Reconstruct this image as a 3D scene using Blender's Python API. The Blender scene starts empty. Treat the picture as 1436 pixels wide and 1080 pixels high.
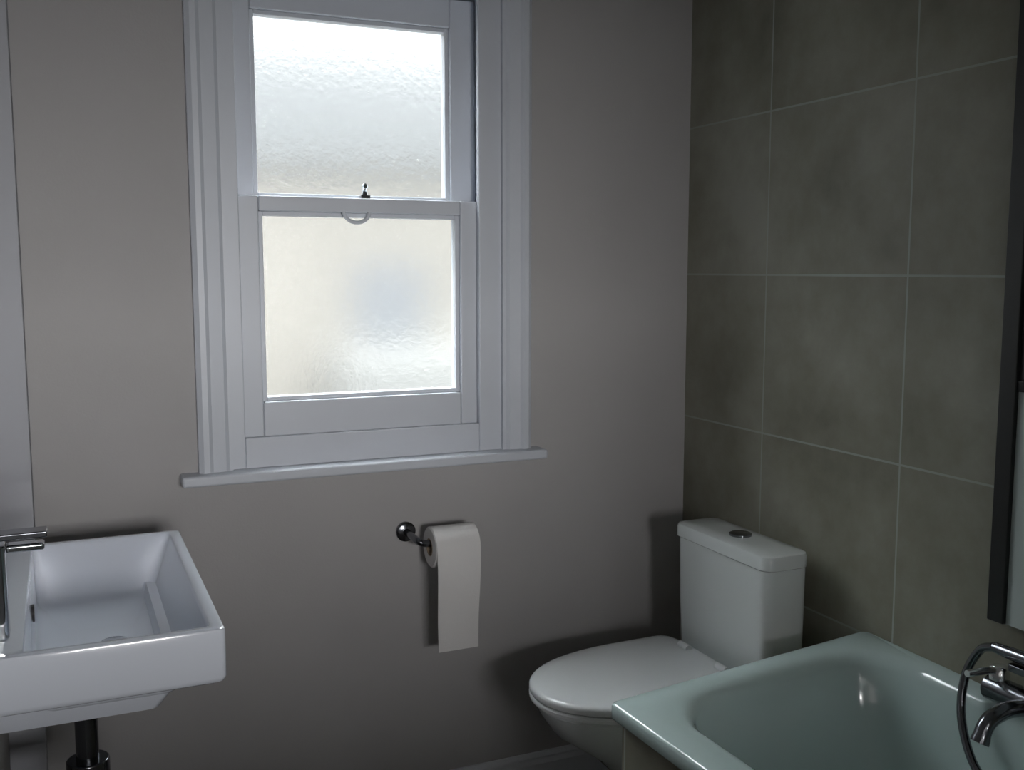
import bpy, bmesh, math
from mathutils import Vector, Matrix
PI = math.pi
SC = bpy.context.scene
COL = SC.collection

# ------------------------------------------------------------------ materials
def material(name, color, rough=0.5, metallic=0.0, var=0.0, vscale=6.0, bump=0.0, bscale=60.0, coat=0.0, spec=0.5):
    m = bpy.data.materials.new(name); m.use_nodes = True
    nt = m.node_tree; p = nt.nodes['Principled BSDF']
    p.inputs['Base Color'].default_value = (*color, 1)
    p.inputs['Roughness'].default_value = rough
    p.inputs['Metallic'].default_value = metallic
    p.inputs['Coat Weight'].default_value = coat
    p.inputs['Specular IOR Level'].default_value = spec
    if var or bump:
        tc = nt.nodes.new('ShaderNodeTexCoord')
    if var:
        n = nt.nodes.new('ShaderNodeTexNoise'); n.inputs['Scale'].default_value = vscale; n.inputs['Detail'].default_value = 5
        nt.links.new(tc.outputs['Object'], n.inputs['Vector'])
        r = nt.nodes.new('ShaderNodeValToRGB')
        r.color_ramp.elements[0].position = .3; r.color_ramp.elements[1].position = .7
        r.color_ramp.elements[0].color = (*[c * (1 - var) for c in color], 1)
        r.color_ramp.elements[1].color = (*[min(1, c * (1 + var)) for c in color], 1)
        nt.links.new(n.outputs['Fac'], r.inputs['Fac']); nt.links.new(r.outputs['Color'], p.inputs['Base Color'])
    if bump:
        n2 = nt.nodes.new('ShaderNodeTexNoise'); n2.inputs['Scale'].default_value = bscale; n2.inputs['Detail'].default_value = 4
        nt.links.new(tc.outputs['Object'], n2.inputs['Vector'])
        b = nt.nodes.new('ShaderNodeBump'); b.inputs['Strength'].default_value = bump; b.inputs['Distance'].default_value = .004
        nt.links.new(n2.outputs['Fac'], b.inputs['Height']); nt.links.new(b.outputs['Normal'], p.inputs['Normal'])
    return m

def tile_material(name, axis_u, u0, pitch_u, z0, pitch_z, grout_col, cols, rough=.5, g=.0045):
    """large stone-look tiles on a grid of world metres, mottled, thin grout lines set back by bump"""
    m = bpy.data.materials.new(name); m.use_nodes = True
    nt = m.node_tree; N = nt.nodes; L = nt.links; p = N['Principled BSDF']
    tc = N.new('ShaderNodeTexCoord'); sp = N.new('ShaderNodeSeparateXYZ'); L.new(tc.outputs['Object'], sp.inputs[0])
    def mt(op, a, b=None):
        n = N.new('ShaderNodeMath'); n.operation = op
        for i, v in enumerate((a, b)):
            if v is None: continue
            if isinstance(v, (int, float)): n.inputs[i].default_value = v
            else: L.new(v, n.inputs[i])
        return n.outputs[0]
    def line(src, o, pitch):
        t = mt('DIVIDE', mt('SUBTRACT', src, o), pitch)
        f = mt('ABSOLUTE', mt('SUBTRACT', t, mt('ROUND', t)))
        return mt('LESS_THAN', f, g / 2 / pitch), mt('FLOOR', t)
    lu, iu = line(sp.outputs[axis_u], u0, pitch_u)
    lz, iz = line(sp.outputs['Z'], z0, pitch_z)
    gm = mt('MAXIMUM', lu, lz)
    n1 = N.new('ShaderNodeTexNoise'); n1.inputs['Scale'].default_value = 3.2; n1.inputs['Detail'].default_value = 7; n1.inputs['Roughness'].default_value = .62
    L.new(tc.outputs['Object'], n1.inputs['Vector'])
    wn = N.new('ShaderNodeTexWhiteNoise'); wn.noise_dimensions = '2D'
    cb = N.new('ShaderNodeCombineXYZ'); L.new(iu, cb.inputs[0]); L.new(iz, cb.inputs[1]); L.new(cb.outputs[0], wn.inputs['Vector'])
    fac = mt('ADD', n1.outputs['Fac'], mt('MULTIPLY', mt('SUBTRACT', wn.outputs['Value'], .5), .12))
    r = N.new('ShaderNodeValToRGB'); e = r.color_ramp.elements
    e[0].position = .32; e[1].position = .7; e[0].color = (*cols[0], 1); e[1].color = (*cols[2], 1)
    k = e.new(.5); k.color = (*cols[1], 1)
    L.new(fac, r.inputs['Fac'])
    mx = N.new('ShaderNodeMix'); mx.data_type = 'RGBA'
    L.new(gm, mx.inputs['Factor']); L.new(r.outputs['Color'], mx.inputs['A']); mx.inputs['B'].default_value = (*grout_col, 1)
    L.new(mx.outputs['Result'], p.inputs['Base Color'])
    rr = mt('ADD', mt('MULTIPLY', gm, .5), rough); L.new(rr, p.inputs['Roughness'])
    b = N.new('ShaderNodeBump'); b.inputs['Strength'].default_value = .3; b.inputs['Distance'].default_value = .002
    L.new(mt('SUBTRACT', mt('MULTIPLY', n1.outputs['Fac'], .4), gm), b.inputs['Height']); L.new(b.outputs['Normal'], p.inputs['Normal'])
    return m

M = {}
M['wall'] = material('grey_emulsion', (.40, .392, .39), .85, var=.03, vscale=3, bump=.08, bscale=180)
M['ceiling'] = material('ceiling_white', (.72, .72, .71), .9)
M['paint'] = material('white_gloss_paint', (.55, .58, .63), .42, var=.02, vscale=9)
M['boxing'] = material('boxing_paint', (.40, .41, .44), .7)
M['skirt'] = material('skirting_paint', (.66, .68, .72), .4)
M['floor'] = material('grey_floor', (.10, .09, .085), .5, var=.25, vscale=5)
M['ceramic'] = material('white_ceramic', (.65, .69, .76), .12, coat=.4)
M['toilet_ceramic'] = material('toilet_ceramic', (.68, .72, .72), .12, coat=.4)
M['seat'] = material('white_seat_plastic', (.68, .70, .71), .22)
M['bath'] = material('bath_acrylic', (.50, .62, .61), .14, coat=.5)
M['chrome'] = material('chrome', (.50, .52, .54), .12, metallic=1)
M['lightened_chrome'] = material('lightened_chrome', (.85, .86, .87), .22, metallic=1)  # lighter chrome puts the highlight of the mixer handles into the colour
M['dark_chrome'] = material('darkened_chrome', (.22, .23, .25), .18, metallic=1)  # chrome darkened; on the bath mixer it stands in for dark reflections
M['black'] = material('hole_shade_black', (.012, .012, .013), .5)  # plain black for the shade inside the basin overflow
M['dark_frame'] = material('dark_frame', (.02, .023, .023), .4)
M['paper'] = material('toilet_paper', (.72, .71, .70), .95, bump=.2, bscale=260)
M['card'] = material('cardboard', (.35, .27, .19), .9)
M['pale_panel'] = material('pale_panel', (.55, .62, .61), .3)
M['tinted'] = material('dark_glass', (.03, .032, .032), .15)
TILE = ((.18, .173, .132), (.26, .255, .203), (.345, .345, .292))
GROUT = (.40, .42, .385)
M['tile'] = tile_material('stone_tile', 'Y', 1.528, .44, 1.348, .378, GROUT, TILE)
M['tile_end'] = tile_material('stone_tile_end', 'X', 1.40, .44, .592, .378, GROUT, TILE)
M['tile_side'] = tile_material('stone_tile_side', 'Y', 1.528, .44, .592, .378, GROUT, TILE)
M['render'] = material('cream_render', (.168, .157, .140), .9, var=.06, vscale=1.2)
M['pale_render'] = material('pale_render', (.155,.155,.150), .9, var=.05, vscale=1.2)
M['slate'] = material('roof_slate', (.015, .016, .017), .8, var=.1, vscale=3)
M['house_glass'] = material('house_window', (.120, .127, .140), .3)
M['yard'] = material('pale_yard', (.12, .115, .105), .9, var=.08, vscale=1)

def obscure_glass():
    m = bpy.data.materials.new('obscured_glass'); m.use_nodes = True
    nt = m.node_tree; N = nt.nodes; L = nt.links
    N.remove(N['Principled BSDF']); out = N['Material Output']
    tc = N.new('ShaderNodeTexCoord')
    v = N.new('ShaderNodeTexNoise'); v.inputs['Scale'].default_value = 55; v.inputs['Detail'].default_value = 2
    L.new(tc.outputs['Object'], v.inputs['Vector'])
    b = N.new('ShaderNodeBump'); b.inputs['Strength'].default_value = .35; b.inputs['Distance'].default_value = .003
    L.new(v.outputs['Fac'], b.inputs['Height'])
    g = N.new('ShaderNodeBsdfGlass'); g.inputs['IOR'].default_value = 1.3; g.inputs['Roughness'].default_value = .24
    g.inputs['Color'].default_value = (.98, .985, .98, 1)
    L.new(b.outputs['Normal'], g.inputs['Normal'])
    t = N.new('ShaderNodeBsdfTranslucent'); t.inputs['Color'].default_value = (.93, .94, .94, 1)
    mx = N.new('ShaderNodeMixShader'); mx.inputs[0].default_value = .0
    L.new(g.outputs[0], mx.inputs[1]); L.new(t.outputs[0], mx.inputs[2]); L.new(mx.outputs[0], out.inputs['Surface'])
    return m
M['glass'] = obscure_glass()

# ------------------------------------------------------------------ mesh helpers
def box(bm, x0, x1, y0, y1, z0, z1):
    vs = [bm.verts.new((x, y, z)) for x in (x0, x1) for y in (y0, y1) for z in (z0, z1)]
    for f in ((0, 1, 3, 2), (4, 6, 7, 5), (0, 4, 5, 1), (2, 3, 7, 6), (0, 2, 6, 4), (1, 5, 7, 3)):
        bm.faces.new([vs[i] for i in f])

def boxes(*bs):
    bm = bmesh.new()
    for b in bs: box(bm, *b)
    return bm

def loft(bm, rings, cap0=True, cap1=True, closed=False):
    R = [[bm.verts.new(p) for p in r] for r in rings]
    n = len(R[0]); pairs = list(zip(R, R[1:])) + ([(R[-1], R[0])] if closed else [])
    for a, b in pairs:
        for i in range(n):
            bm.faces.new((a[i], a[(i + 1) % n], b[(i + 1) % n], b[i]))
    if not closed:
        if cap0: bm.faces.new(list(reversed(R[0])))
        if cap1: bm.faces.new(R[-1])

def rrect(x0, x1, y0, y1, r, z, n=8):
    """rounded rectangle, counter-clockwise; r one radius or four: (x1,y1), (x0,y1), (x0,y0), (x1,y0)"""
    rs = r if isinstance(r, (tuple, list)) else (r,) * 4
    out = []
    for (cx, cy, sx, sy, a0, q) in ((x1, y1, -1, -1, 0, rs[0]), (x0, y1, 1, -1, PI / 2, rs[1]), (x0, y0, 1, 1, PI, rs[2]), (x1, y0, -1, 1, 1.5 * PI, rs[3])):
        for k in range(n + 1):
            a = a0 + PI / 2 * k / n
            out.append((cx + sx * q + q * math.cos(a), cy + sy * q + q * math.sin(a), z))
    return out

def dshape(xb, xf, yc, hw, z, front=.30, n=28, rb=.03):
    """toilet outline: straight back at xb, rounded front reaching xf (towards -x)"""
    xe = min(xf + front, xb - rb - .005)
    out = []
    for k in range(n + 1):
        a = PI / 2 + PI * k / n
        c, s = math.cos(a), math.sin(a)
        out.append((xe + (xe - xf) * math.copysign(abs(c) ** .92, c), yc + hw * math.copysign(abs(s) ** .92, s), z))
    for cy, a0 in ((-1, -PI / 2), (1, 0)):
        for k in range(5):
            a = a0 + PI / 2 * k / 4
            out.append((xb - rb + rb * math.cos(a), yc + cy * (hw - rb) + rb * math.sin(a), z))
    return out

def tube(bm, pts, r, n=14, cap=True):
    pts = [Vector(p) for p in pts]; rings = []; prev = None
    rr = r if isinstance(r, (list, tuple)) else [r] * len(pts)
    for i, p in enumerate(pts):
        t = (pts[min(i + 1, len(pts) - 1)] - pts[max(i - 1, 0)]).normalized()
        if prev is None:
            u = t.orthogonal().normalized()
        else:
            u = (prev - t * prev.dot(t)).normalized()
        prev = u; w = t.cross(u)
        rings.append([tuple(p + rr[i] * (math.cos(2 * PI * k / n) * u + math.sin(2 * PI * k / n) * w)) for k in range(n)])
    loft(bm, rings, cap, cap)

def curve_pts(ctrl, n=40):
    """Catmull-Rom through the control points"""
    P = [Vector(c) for c in ctrl]; P = [2 * P[0] - P[1]] + P + [2 * P[-1] - P[-2]]
    out = []; segs = len(P) - 3
    for i in range(n + 1):
        t = i / n * segs; s = min(int(t), segs - 1); t -= s
        a, b, c, d = P[s:s + 4]
        out.append(.5 * ((2 * b) + (c - a) * t + (2 * a - 5 * b + 4 * c - d) * t * t + (3 * b - a - 3 * c + d) * t ** 3))
    return out

def build(name, bm, mat, parent=None, bevel=0, smooth=True, seg=3, sub=0):
    bmesh.ops.recalc_face_normals(bm, faces=bm.faces)
    me = bpy.data.meshes.new(name); bm.to_mesh(me); bm.free()
    o = bpy.data.objects.new(name, me); COL.objects.link(o)
    me.materials.append(mat)
    if smooth:
        for p in me.polygons: p.use_smooth = True
    if bevel:
        b = o.modifiers.new('bevel', 'BEVEL'); b.width = bevel; b.segments = seg; b.limit_method = 'ANGLE'; b.angle_limit = .6
        b.harden_normals = True
    if sub:
        s = o.modifiers.new('sub', 'SUBSURF'); s.levels = sub; s.render_levels = sub
    if smooth:
        try: me.set_sharp_from_angle(angle=math.radians(42))
        except Exception: pass
    if parent:
        o.parent = parent
        o.matrix_parent_inverse = parent.matrix_world.inverted() if parent.type != 'EMPTY' else Matrix.Translation(parent.location).inverted()
    return o

def thing(name, label, cat, loc, group=None):
    o = bpy.data.objects.new(name, None); COL.objects.link(o); o.location = loc; o.empty_display_size = .05
    o['label'] = label; o['category'] = cat
    if group: o['group'] = group
    return o

def tag(o, label, cat):
    o['label'] = label; o['category'] = cat; return o

def struct(name, bm, mat, label, cat, bevel=0):
    o = build(name, bm, mat, None, bevel, smooth=bool(bevel))
    o['kind'] = 'structure'; o['label'] = label; o['category'] = cat
    return o

# ------------------------------------------------------------------ measurements (metres; camera stands over the origin)
D = 2.30          # window wall
XL = -.130        # left wall
XR = 1.534        # tiled wall
H = 2.45          # ceiling
LX, BY = -1.25, -3.0   # unseen landing behind the camera, made deep to shape the light

# ------------------------------------------------------------------ room shell
struct('floor', boxes((LX - .15, XR + .15, BY - .15, D + .3, -.12, 0)), M['floor'], 'dark grey bathroom floor below the skirting', 'floor')
struct('ceiling', boxes((LX - .15, XR + .15, BY - .15, D + .3, H, H + .12)), M['ceiling'], 'plain white ceiling over the bathroom', 'ceiling')
OX0, OX1, OZ0, OZ1 = .335, 1.002, .895, 2.03   # window opening
struct('wall_front', boxes((LX - .15, OX0, D, D + .17, 0, H), (OX1, XR + .15, D, D + .17, 0, H), (OX0, OX1, D, D + .17, 0, OZ0), (OX0, OX1, D, D + .17, OZ1, H)),
       M['wall'], 'grey painted wall around the sash window', 'wall')
struct('wall_right', boxes((XR, XR + .15, BY, D, 0, H)), M['tile'], 'dark stone tiled wall beside the bath and toilet', 'wall')
struct('wall_left', boxes((XL - .12, XL, .78, D, 0, H)), M['wall'], 'narrow strip of grey wall behind the basin tap', 'wall')
struct('wall_landing', boxes((LX - .15, LX, BY, D, 0, H)), M['wall'], 'grey landing wall outside the bathroom', 'wall')
struct('wall_hall', boxes((LX, XL - .12, .78, .90, 0, H)), M['wall'], 'grey landing wall closing off behind the basin wall', 'wall')
WX0, WX1, WZ0, WZ1 = -.25, .85, .85, 1.95      # window added behind the camera to let in fill light
struct('wall_back', boxes((LX - .15, WX0, BY - .15, BY, 0, H), (WX1, XR + .15, BY - .15, BY, 0, H), (WX0, WX1, BY - .15, BY, 0, WZ0), (WX0, WX1, BY - .15, BY, WZ1, H)),
       M['wall'], 'grey wall behind the camera with an added window opening for fill light', 'wall')
sk = [(0, 0), (.018, 0), (.018, .080), (.014, .092), (.014, .097), (.007, .106), (0, .106)]
bm = bmesh.new()
loft(bm, [[(x, D - y, z) for y, z in sk] for x in (-.061, XR)])
struct('baseboard_front', bm, M['skirt'], 'white moulded skirting board under the window wall', 'skirting board')

struct('trim_1', boxes((XL, -.062, D - .075, D, 0, H)), M['boxing'], 'white painted pipe boxing in the corner behind the basin tap', 'pipe boxing', .002)
# unseen wall added behind the camera; its opening shapes the fill light
struct('wall_light_shaper', boxes((.80, XR, -.67, -.55, 0, H), (LX, -.75, -.67, -.55, 0, H), (-.75, .80, -.67, -.55, 0, 1.04), (-.75, .80, -.67, -.55, 1.62, H)), M['wall'], 'added grey wall behind the camera with an opening that shapes the light', 'wall')

# frame of the added window (unseen, behind the camera)
w2 = thing('added_window', 'added white framed window behind the camera for the fill light', 'window', ((WX0 + WX1) / 2, BY, WZ0)); w2['kind'] = 'structure'
f = .05
build('frame', boxes((WX0, WX0 + f, BY - .1, BY - .04, WZ0, WZ1), (WX1 - f, WX1, BY - .1, BY - .04, WZ0, WZ1),
                     (WX0 + f, WX1 - f, BY - .1, BY - .04, WZ0, WZ0 + f), (WX0 + f, WX1 - f, BY - .1, BY - .04, WZ1 - f, WZ1)), M['paint'], w2, .003)

# ------------------------------------------------------------------ sash window
w1 = thing('window_1', 'white painted wooden sash window with two obscured glass panes', 'window', (.65, D, .9)); w1['kind'] = 'structure'
# architrave: a moulded strip round three sides
AX0, AX1, AZ = .268, 1.068, 2.105
prof = [(0, 0), (0, .018), (.010, .026), (.022, .026), (.030, .020), (.058, .018), (.066, .012), (.074, .012), (.074, 0)]   # (in from the outer edge, out from the wall)
bm = bmesh.new()
rings = []
for corner in ((AX0, .915, 1, 0), (AX0, AZ, 1, -1), (AX1, AZ, -1, -1), (AX1, .915, -1, 0)):
    rings.append([(corner[0] + corner[2] * a, D - b, corner[1] + corner[3] * a) for a, b in prof])
loft(bm, rings)
build('architrave', bm, M['paint'], w1, smooth=False)
# box frame lining and inner beads
build('frame', boxes((OX0, .372, D + .0, D + .018, .915, OZ1), (.937, OX1, D, D + .018, .915, OZ1), (.372, .937, D, D + .018, 1.995, OZ1), (.372, .937, D, D + .018, .915, .985),
                     (OX0, .355, D + .018, D + .15, .895, OZ1), (.957, OX1, D + .018, D + .15, .895, OZ1), (.355, .957, D + .018, D + .15, 2.005, OZ1),
                     (.355, .957, D + .018, D + .15, .895, .93)), M['paint'], w1, .003)
def sash(name, y0, y1, gx0, gx1, gz0, gz1, z0, z1):
    x0, x1 = .357, .955
    s = build(name, boxes((x0, gx0, y0, y1, z0, z1), (gx1, x1, y0, y1, z0, z1), (gx0, gx1, y0, y1, z0, gz0), (gx0, gx1, y0, y1, gz1, z1)), M['paint'], w1, .004)
    q = .010
    b = boxes((gx0, gx0 + q, y0 + .010, y1, gz0, gz1), (gx1 - q, gx1, y0 + .010, y1, gz0, gz1),
              (gx0 + q, gx1 - q, y0 + .010, y1, gz0, gz0 + q), (gx0 + q, gx1 - q, y0 + .010, y1, gz1 - q, gz1))
    build('glazing_bead', b, M['paint'], s, .002)
    build('glass_pane', boxes((gx0 + .004, gx1 - .004, y0 + .022, y0 + .027, gz0 + .004, gz1 - .004)), M['glass'], s, smooth=False)
    return s
lower = sash('lower_sash', D + .020, D + .060, .418, .897, 1.062, 1.490, .932, 1.524)
upper = sash('upper_sash', D + .066, D + .106, .418, .890, 1.524, 1.936, 1.488, 2.003)
# cam fastener on the meeting rail, finger lift under it
bm = boxes((.655, .677, D + .030, D + .050, 1.5245, 1.532))
tube(bm, [(.666, D + .040, 1.531), (.666, D + .040, 1.541)], [.008, .006])
tube(bm, curve_pts([(.667, D + .040, 1.541), (.665, D + .034, 1.549), (.664, D + .024, 1.555)], 8), [.006, .006, .006, .006, .006, .007, .007, .006, .004])
build('sash_fastener', bm, M['chrome'], w1, smooth=True)
bm = bmesh.new()
tube(bm, [(.640 + .030 * math.cos(a), D + .016, 1.492 - .024 * math.sin(a)) for a in [PI * k / 16 for k in range(17)]], .0045)
build('sash_lift', bm, M['paint'], w1)
build('window_sill', boxes((.228, 1.098, D - .055, D + .02, .893, .917)), M['paint'], w1, .006)

# ------------------------------------------------------------------ outside the window
struct('ground_outside', boxes((-8, 10, D + .3, 14, -3.2, -3.0)), M['yard'], 'pale yard outside the window', 'ground')
hb = thing('house', 'pale cream house with a slate roof blurred behind the obscured window glass', 'house', (3.2, 9.6, -3.0))
build('wall', boxes((-6, 9, 9.0, 11.4, -3.0, 2.18)), M['render'], hb, smooth=False)
bm = bmesh.new()
loft(bm, [[(x, 8.96, 2.181), (x, 11.6, 2.181), (x, 11.6, 2.28), (x, 10.6, 3.75), (x, 8.96, 2.26)] for x in (-6.2, 9.2)])
build('roof', bm, M['slate'], hb, smooth=False)
build('window', boxes((2.45, 3.10, 8.97, 9.02, .70, 1.40)), M['house_glass'], hb, smooth=False)

build('extension', boxes((2.15, 6.5, 7.9, 8.998, -3.0, .62)), M['pale_render'], hb, smooth=False)

# ------------------------------------------------------------------ basin
BX0, BX1, BY0, BY1, BZ = XL + .001, .200, 1.458, 2.068, .850
bs = thing('washbasin', 'white rectangular wall-hung ceramic basin on the left wall', 'basin', (XL, 1.76, .72))
bm = bmesh.new()
ix0, ix1, iy0, iy1 = BX0 + .065, BX1 - .020, BY0 + .017, BY1 - .017
rings = [rrect(BX0 + .004, .112, BY0 + .06, BY1 - .06, .015, .722),
         rrect(BX0 + .002, .126, BY0 + .045, BY1 - .045, .015, .745),
         rrect(BX0 + .001, .132, BY0 + .035, BY1 - .035, .015, .764),
         rrect(BX0, BX1 - .012, BY0 + .008, BY1 - .008, .008, .767),
         rrect(BX0, BX1 - .003, BY0 + .002, BY1 - .002, .008, .771),
         rrect(BX0, BX1, BY0, BY1, .007, .778),
         rrect(BX0, BX1, BY0, BY1, .007, BZ - .004),
         rrect(BX0 + .001, BX1 - .0012, BY0 + .0012, BY1 - .0012, .007, BZ - .0012),
         rrect(BX0 + .003, BX1 - .004, BY0 + .004, BY1 - .004, .007, BZ),
         rrect(ix0 - .002, ix1 + .002, iy0 - .002, iy1 + .002, .012, BZ),
         rrect(ix0, ix1, iy0, iy1, .013, BZ - .002),
         rrect(ix0 + .001, ix1 - .002, iy0 + .002, iy1 - .002, .014, BZ - .008),
         rrect(ix0 + .006, ix1 - .035, iy0 + .02, iy1 - .026, .022, .757),
         rrect(ix0 + .010, ix1 - .041, iy0 + .026, iy1 - .032, .026, .749),
         rrect(ix0 + .020, ix1 - .052, iy0 + .040, iy1 - .044, .026, .744),
         rrect(ix0 + .055, ix1 - .085, iy0 + .20, iy1 - .20, .02, .743)]
loft(bm, rings)
build('bowl', bm, M['ceramic'], bs)
bm = bmesh.new()
ox = ix0 + .004
tube(bm, [(ox - .002, 1.80, .800), (ox + .0035, 1.80, .800)], .0145, 20)
ovf = build('overflow_hole', bm, M['black'], bs)  # solid black disc in place of a shaded hole
bm = bmesh.new()
tube(bm, [(.062, 1.763, .7425), (.062, 1.763, .747), (.062, 1.763, .749)], [.022, .022, .018], 24)
build('waste', bm, M['chrome'], bs)
bm = bmesh.new()
tube(bm, [(.012, 1.66, .7215), (.012, 1.66, .56)], .017, 18)
tube(bm, [(.012, 1.66, .60), (.012, 1.66, .49)], [.032, .032], 22)
tube(bm, curve_pts([(.012, 1.66, .54), (-.03, 1.66, .54), (XL, 1.66, .54)], 6), .016, 16)
build('bottle_trap', bm, M['dark_chrome'], bs, .003)

# basin mixer tap standing on the wall-side rim
tx, ty = -.097, 1.55
tp = thing('basin_tap', 'chrome mixer tap with flat dark lever at the left end of the white basin', 'tap', (tx, ty, BZ))
bm = bmesh.new()
loft(bm, [rrect(tx - .016, tx + .016, ty - .020, ty + .020, .007, z) for z in (BZ + .0005, BZ + .132)])
build('body', bm, M['chrome'], tp, .002)
build('spout', boxes((tx + .0165, tx + .066, ty - .013, ty + .013, BZ + .120, BZ + .131)), M['chrome'], tp, .004)
build('lever', boxes((tx - .014, tx + .070, ty - .017, ty + .017, BZ + .139, BZ + .148), (tx - .008, tx + .008, ty - .008, ty + .008, BZ + .132, BZ + .140)), M['dark_chrome'], tp, .002)

# ------------------------------------------------------------------ toilet roll holder + roll
RZ, RY, RR = .722, D - .085, .048
th = thing('toilet_roll_holder', 'small chrome toilet roll holder fixed on the grey wall below the window', 'toilet roll holder', (.735, D, RZ))
bm = bmesh.new()
tube(bm, [(.742, D - .0005, RZ + .012), (.742, D - .008, RZ + .012), (.742, D - .011, RZ + .012)], [.024, .024, .020], 24)
build('wall_plate', bm, M['dark_chrome'], th)
bm = bmesh.new()
tube(bm, curve_pts([(.742, D - .009, RZ + .012), (.743, D - .05, RZ + .011), (.748, RY + .004, RZ + .006), (.764, RY, RZ), (.80, RY, RZ), (.896, RY, RZ)], 30), .0085, 14)
build('arm', bm, M['dark_chrome'], th)
tr = thing('toilet_roll', 'white toilet roll with a long sheet hanging down on the grey wall', 'toilet roll', (.83, RY, RZ))
bm = bmesh.new()
def ring_x(x, r, n=40): return [(x, RY + r * math.cos(2 * PI * k / n), RZ - .010 + r * math.sin(2 * PI * k / n)) for k in range(n)]
loft(bm, [ring_x(.774, .021), ring_x(.774, RR - .003), ring_x(.777, RR), ring_x(.882, RR), ring_x(.885, RR - .003), ring_x(.885, .021)], closed=True)
build('roll', bm, M['paper'], tr)
bm = bmesh.new()
loft(bm, [ring_x(.7735, .0185), ring_x(.7735, .0209), ring_x(.8855, .0209), ring_x(.8855, .0185)], closed=True)
build('cardboard_core', bm, M['card'], tr)
bm = bmesh.new()
pr = []
for k in range(9):
    a = PI / 2 + PI / 2 * k / 8
    pr.append((RY + (RR + .0012) * math.cos(a), RZ - .010 + (RR + .0012) * math.sin(a)))
for k in range(1, 13):
    t = k / 12
    pr.append((RY - RR - .0012 + .006 * t - .003 * math.sin(PI * 2 * t), RZ - .010 - .243 * t))
R = []
for i, (y, z) in enumerate(pr):
    t = max(0, (i - 8) / 12)
    R.append([(.7755 + .004 * t, y, z), (.8835 - .004 * t, y + .001 * t, z), (.8835 - .004 * t, y - .0008 + .001 * t, z + .0002), (.7755 + .004 * t, y - .0008, z + .0002)])
loft(bm, R)
build('hanging_sheet', bm, M['paper'], tr)

# ------------------------------------------------------------------ toilet
TY = 1.897
tl = thing('toilet', 'white close-coupled toilet between the window wall and the bath', 'toilet', (1.25, TY, 0))
bm = bmesh.new()
XB = 1.475
rings = [dshape(XB, 1.135, TY, .105, 0.0005, .14), dshape(XB, 1.135, TY, .105, .02, .14), dshape(XB, 1.15, TY, .098, .04, .14),
         dshape(XB, 1.145, TY, .100, .16, .15), dshape(XB, 1.11, TY, .115, .22, .17), dshape(XB, 1.04, TY, .145, .29, .22),
         dshape(XB, .950, TY, .168, .355, .28), dshape(XB, .920, TY, .180, .400, .30), dshape(XB, .912, TY, .184, .419, .31),
         dshape(XB, .917, TY, .181, .425, .31)]
loft(bm, rings)
build('pan', bm, M['toilet_ceramic'], tl)
bm = bmesh.new()
def slab(zs): return [dshape(1.345, .900 + d, TY, .190 - d, z + .018, .31) for z, d in zs]
loft(bm, slab(((.4085, .006), (.411, .001), (.418, 0), (.4225, .003))))
build('seat', bm, M['seat'], tl)
bm = bmesh.new()
loft(bm, slab(((.4245, .004), (.427, .0005), (.436, 0), (.441, .003), (.444, .010), (.4465, .03), (.449, .08))))
build('lid', bm, M['seat'], tl)
for s in (-1, 1):
    bm = bmesh.new()
    tube(bm, [(1.328, TY + s * .075 - .018, .468), (1.328, TY + s * .075 + .018, .468)], .010, 14)
    build('seat_hinge', bm, M['seat'], tl)
CX0, CX1, CY0, CY1 = 1.366, 1.484, 1.724, 2.075
bm = bmesh.new()
loft(bm, [rrect(CX0 + .012, CX1, CY0 + .012, CY1 - .012, .02, .4255), rrect(CX0 + .006, CX1, CY0 + .006, CY1 - .006, .024, .45),
          rrect(CX0 + .002, CX1, CY0 + .002, CY1 - .002, .024, .56), rrect(CX0, CX1, CY0, CY1, .024, .715)])
build('cistern', bm, M['toilet_ceramic'], tl)
bm = bmesh.new()
e = .006
loft(bm, [rrect(CX0 - e + .003, CX1, CY0 - e + .003, CY1 + e - .003, .026, .7125), rrect(CX0 - e, CX1, CY0 - e, CY1 + e, .028, .715),
          rrect(CX0 - e, CX1, CY0 - e, CY1 + e, .028, .738), rrect(CX0 - e + .003, CX1 - .002, CY0 - e + .003, CY1 + e - .003, .026, .744),
          rrect(CX0 - e + .012, CX1 - .008, CY0 + .006, CY1 - .006, .02, .747), rrect(CX0 + .03, CX1 - .03, CY0 + .09, CY1 - .09, .02, .748)])
build('cistern_lid', bm, M['toilet_ceramic'], tl)
bm = bmesh.new()
cx = (CX0 + CX1) / 2
tube(bm, [(cx, TY, .7475), (cx, TY, .7525), (cx, TY, .754)], [.026, .026, .023], 28)
fb = build('flush_button', bm, M['dark_chrome'], tl); fb['label'] = 'dark round flush button'

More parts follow.
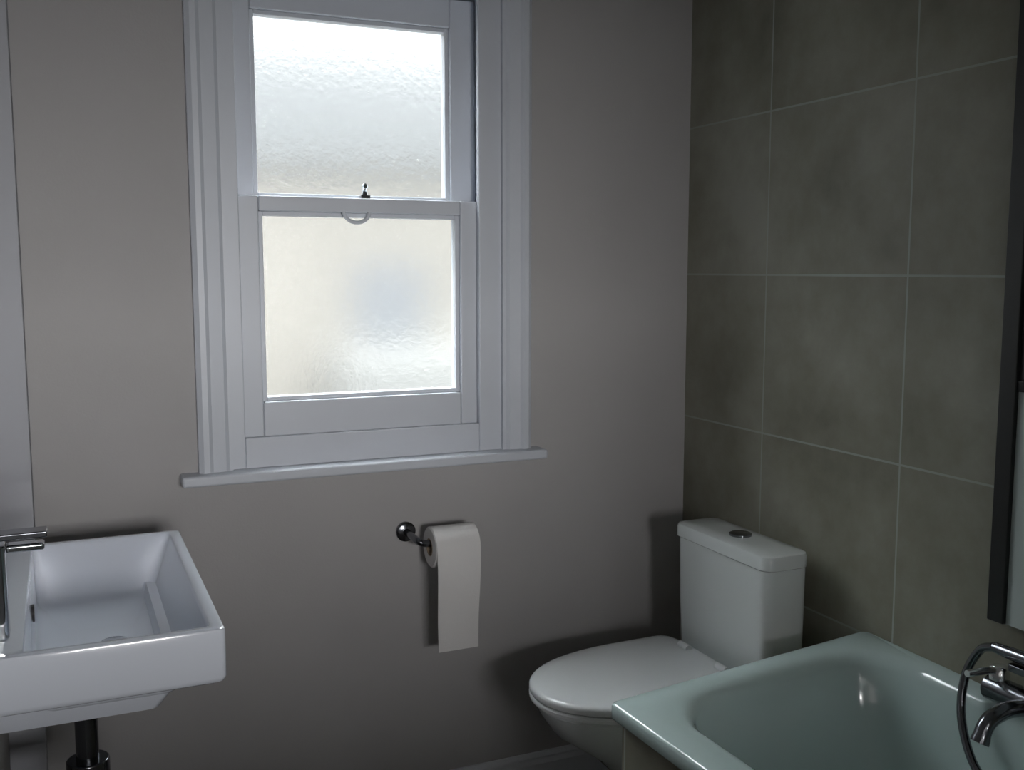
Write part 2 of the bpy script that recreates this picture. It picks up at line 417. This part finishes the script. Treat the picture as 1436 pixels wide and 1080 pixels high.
# ------------------------------------------------------------------ bath
KX0, KX1, KY0, KY1, KZ = .883, XR - .001, -.13, 1.552, .580
bt = thing('bathtub', 'white bath with a dark tiled side panel along the tiled wall', 'bath', (KX0, (KY0 + KY1) / 2, 0))
bm = bmesh.new()
ii = (KX0 + .066, KX1 - .030, KY0 + .08, KY1 - .048)
def inner(d, r, z, de=0): return rrect(ii[0] + d, ii[1] - d, ii[2] + d + de * .3, ii[3] - d - de, r, z, 12)
rings = [rrect(KX0 + .010, KX1, KY0, KY1 - .010, .01, KZ - .030, 12), rrect(KX0 + .002, KX1, KY0, KY1 - .002, .012, KZ - .030, 12),
         rrect(KX0, KX1, KY0, KY1, .014, KZ - .027, 12), rrect(KX0, KX1, KY0, KY1, .014, KZ - .007, 12),
         rrect(KX0 + .002, KX1, KY0, KY1 - .002, .014, KZ - .002, 12), rrect(KX0 + .006, KX1 - .002, KY0 + .004, KY1 - .006, .014, KZ, 12),
         inner(-.014, .13, KZ), inner(-.004, .13, KZ - .002), inner(.006, .13, KZ - .009), inner(.013, .13, KZ - .022),
         inner(.018, .128, KZ - .10, .015), inner(.028, .125, KZ - .24, .05), inner(.038, .12, KZ - .33, .085), inner(.055, .11, KZ - .375, .115),
         inner(.09, .09, KZ - .398, .16), inner(.15, .05, KZ - .404, .22)]
def skew(p):
    # the bath narrows a little from its head end, and its head end runs slightly askew
    x, y, z = p
    t = (KX1 - x) / (KX1 - KX0)
    dx = t * .117 * max(0, min(KY1 - y, .55))
    u = max(0, min(1, (y - .7) / (KY1 - .7)))
    return (x + dx, y + .055 * (1 - t) * u * u, z + (.022 * (1 - t) * u * u if z > KZ - .05 else 0))
loft(bm, [[skew(p) for p in r] for r in rings], cap0=False)
build('tub', bm, M['bath'], bt)
def panel(x0, x1, y0, y1, z0, z1, n=24):
    bm = bmesh.new()
    if y1 - y0 > x1 - x0: ring = [(x0, y0 + (y1 - y0) * k / n) for k in range(n + 1)] + [(x1, y1 - (y1 - y0) * k / n) for k in range(n + 1)]
    else: ring = [(x0, y1), (x0, y0), (x1, y0), (x1, y1)]
    loft(bm, [[skew((x, y, z)) for x, y in ring] for z in (z0, z1)])
    return bm
build('side_panel', panel(KX0 + .018, KX0 + .034, KY0, KY1 - .018, .0005, KZ - .031), M['tile_side'], bt, smooth=False)['label'] = 'dark tiled side panel'
build('end_panel', panel(KX0 + .0345, KX1, KY1 - .034, KY1 - .018, .0005, KZ - .031), M['tile_end'], bt, smooth=False)['label'] = 'dark tiled end panel'
bm = bmesh.new()
tube(bm, [(ii[0] + .5 * (ii[1] - ii[0]), .30, KZ - .4045), (ii[0] + .5 * (ii[1] - ii[0]), .30, KZ - .400)], .035, 24)
build('waste', bm, M['chrome'], bt)

# bath shower mixer on the wall-side rim
MX, MZ = 1.478, .628
mx = thing('bath_mixer_tap', 'chrome bath shower mixer, coloured dark as if reflecting dark tiles, with looped hose beside the tiled wall', 'tap', (MX, 1.19, KZ))
bm = bmesh.new()
tube(bm, [(MX, 1.055, MZ), (MX, 1.06, MZ), (MX, 1.24, MZ), (MX, 1.245, MZ)], [.018, .023, .023, .018], 20)
build('body', bm, M['dark_chrome'], mx)
for y in (1.085, 1.222):
    bm = bmesh.new()
    tube(bm, [(1.513, y, KZ + .0065), (1.513, y, KZ + .012), (1.513, y, KZ + .013), (1.513, y, MZ - .02), (1.505, y, MZ - .004), (MX + .01, y, MZ)], [.025, .024, .015, .015, .015, .015], 18)
    build('leg', bm, M['dark_chrome'], mx)
for y, s in ((1.085, -1), (1.222, 1)):
    bm = bmesh.new()
    tube(bm, [(MX, y, MZ + .020), (MX, y, MZ + .040), (MX, y, MZ + .044)], [.017, .016, .012], 18)
    tube(bm, [(MX, y, MZ + .034), (MX - .03, y, MZ + .040), (MX - .078, y, MZ + .042)], [.007, .0065, .006], 12)
    build('handle', bm, M['lightened_chrome'], mx)
bm = bmesh.new()
tube(bm, curve_pts([(MX - .015, 1.155, MZ - .004), (MX - .06, 1.155, MZ + .0), (MX - .10, 1.155, MZ - .012), (MX - .118, 1.155, MZ - .045)], 16), [.014] * 15 + [.0155, .0155], 16)
build('spout', bm, M['dark_chrome'], mx)
bm = bmesh.new()
tube(bm, [(MX, 1.15, MZ + .020), (MX, 1.15, MZ + .050)], .010, 14)
loft(bm, [rrect(MX - .016, MX + .016, 1.105, 1.195, .006, z) for z in (MZ + .048, MZ + .060)])
build('cradle', bm, M['dark_chrome'], mx, .001)
bm = bmesh.new()
tube(bm, [(MX, 1.235, MZ + .073), (MX, 1.20, MZ + .073), (MX, 1.06, MZ + .076), (MX, 1.03, MZ + .074), (MX - .006, 1.005, MZ + .062)], [.009, .0115, .0125, .0135, .016], 16)
tube(bm, [(MX - .008, 1.0, MZ + .066), (MX - .022, .992, MZ + .048), (MX - .026, .990, MZ + .043)], [.022, .032, .031], 24)
build('shower_handset', bm, M['dark_chrome'], mx)
bm = bmesh.new()
tube(bm, curve_pts([(MX, 1.236, MZ + .073), (MX + .004, 1.268, MZ + .055), (MX - .004, 1.290, MZ + .0), (MX - .025, 1.275, MZ - .07), (MX - .050, 1.22, MZ - .13), (MX - .058, 1.16, MZ - .145), (MX - .055, 1.12, MZ - .11), (MX - .040, 1.105, MZ - .06), (MX - .01, 1.115, MZ - .018)], 70), .0078, 12)
build('shower_hose', bm, M['dark_chrome'], mx)

# shower screen folded back on the tiled wall
ss = thing('shower_screen', 'narrow pale panel in a dark upright frame beside the tiled wall above the bath taps', 'shower screen', (XR, 1.25, KZ))
SY1 = 1.255
build('wall_channel', boxes((XR - .030, XR - .0005, SY1 - .012, SY1 + .022, .735, 2.10)), M['dark_frame'], ss, .002)
build('lower_panel', boxes((XR - .022, XR - .012, .84, SY1 - .0125, .735, 1.150)), M['pale_panel'], ss, smooth=False)['label'] = 'pale lower panel'
build('upper_panel', boxes((XR - .022, XR - .012, .84, SY1 - .0125, 1.1705, 2.10)), M['tinted'], ss, smooth=False)['label'] = 'dark upper panel'
build('rail', boxes((XR - .026, XR - .008, .84, SY1 - .0125, 1.1505, 1.170)), M['dark_frame'], ss, .002)

# ------------------------------------------------------------------ light
w = bpy.data.worlds.new('overcast_sky'); SC.world = w; w.use_nodes = True
bg = w.node_tree.nodes['Background']; bg.inputs['Strength'].default_value = 1.0
# overcast sky: made far brighter overhead than at the horizon to light the fixtures
wn = w.node_tree.nodes; wl = w.node_tree.links
tc = wn.new('ShaderNodeTexCoord'); sx = wn.new('ShaderNodeSeparateXYZ'); wl.new(tc.outputs['Generated'], sx.inputs[0])
rp = wn.new('ShaderNodeValToRGB'); rp.color_ramp.elements[0].position = 0; rp.color_ramp.elements[1].position = 1
SKY0, SKY1 = 1.0, 30.0
rp.color_ramp.elements[0].color = (.95 * SKY0, .98 * SKY0, SKY0, 1); rp.color_ramp.elements[1].color = (.92 * SKY1, .97 * SKY1, SKY1, 1)
pw = wn.new('ShaderNodeMath'); pw.operation = 'POWER'; pw.use_clamp = True; pw.inputs[1].default_value = 1.9
wl.new(sx.outputs['Z'], pw.inputs[0]); wl.new(pw.outputs[0], rp.inputs['Fac']); wl.new(rp.outputs['Color'], bg.inputs['Color'])
def area(name, loc, rot, sx, sy, power, color):
    l = bpy.data.lights.new(name, 'AREA'); l.shape = 'RECTANGLE'; l.size = sx; l.size_y = sy; l.energy = power; l.color = color
    o = bpy.data.objects.new(name, l); COL.objects.link(o); o.location = loc; o.rotation_euler = rot
    return o
area('added_fill_light', ((WX0 + WX1) / 2, BY - .03, (WZ0 + WZ1) / 2), (PI / 2, 0, 0), 1.0, 1.0, 122, (1.0, .978, .975))  # fill lamp added out of view, set in the added window

# ------------------------------------------------------------------ camera
cam = bpy.data.cameras.new('camera'); co = bpy.data.objects.new('camera', cam); COL.objects.link(co)
co.location = (0, 0, 1.36); co.rotation_euler = (math.radians(90 - 6.45), 0, math.radians(-24.0))
cam.sensor_width = 36; cam.sensor_fit = 'HORIZONTAL'; cam.lens = 36 * 1430 / 1436; cam.clip_start = .01
SC.camera = co
SC.view_settings.view_transform = 'Standard'; SC.view_settings.look = 'None'
SC.view_settings.exposure = 0; SC.view_settings.gamma = 1; SC.view_settings.use_curve_mapping = False
SC.cycles.max_bounces = 16; SC.cycles.diffuse_bounces = 8; SC.cycles.transmission_bounces = 12
SC.cycles.sample_clamp_indirect = 0; SC.cycles.blur_glossy = 0.0
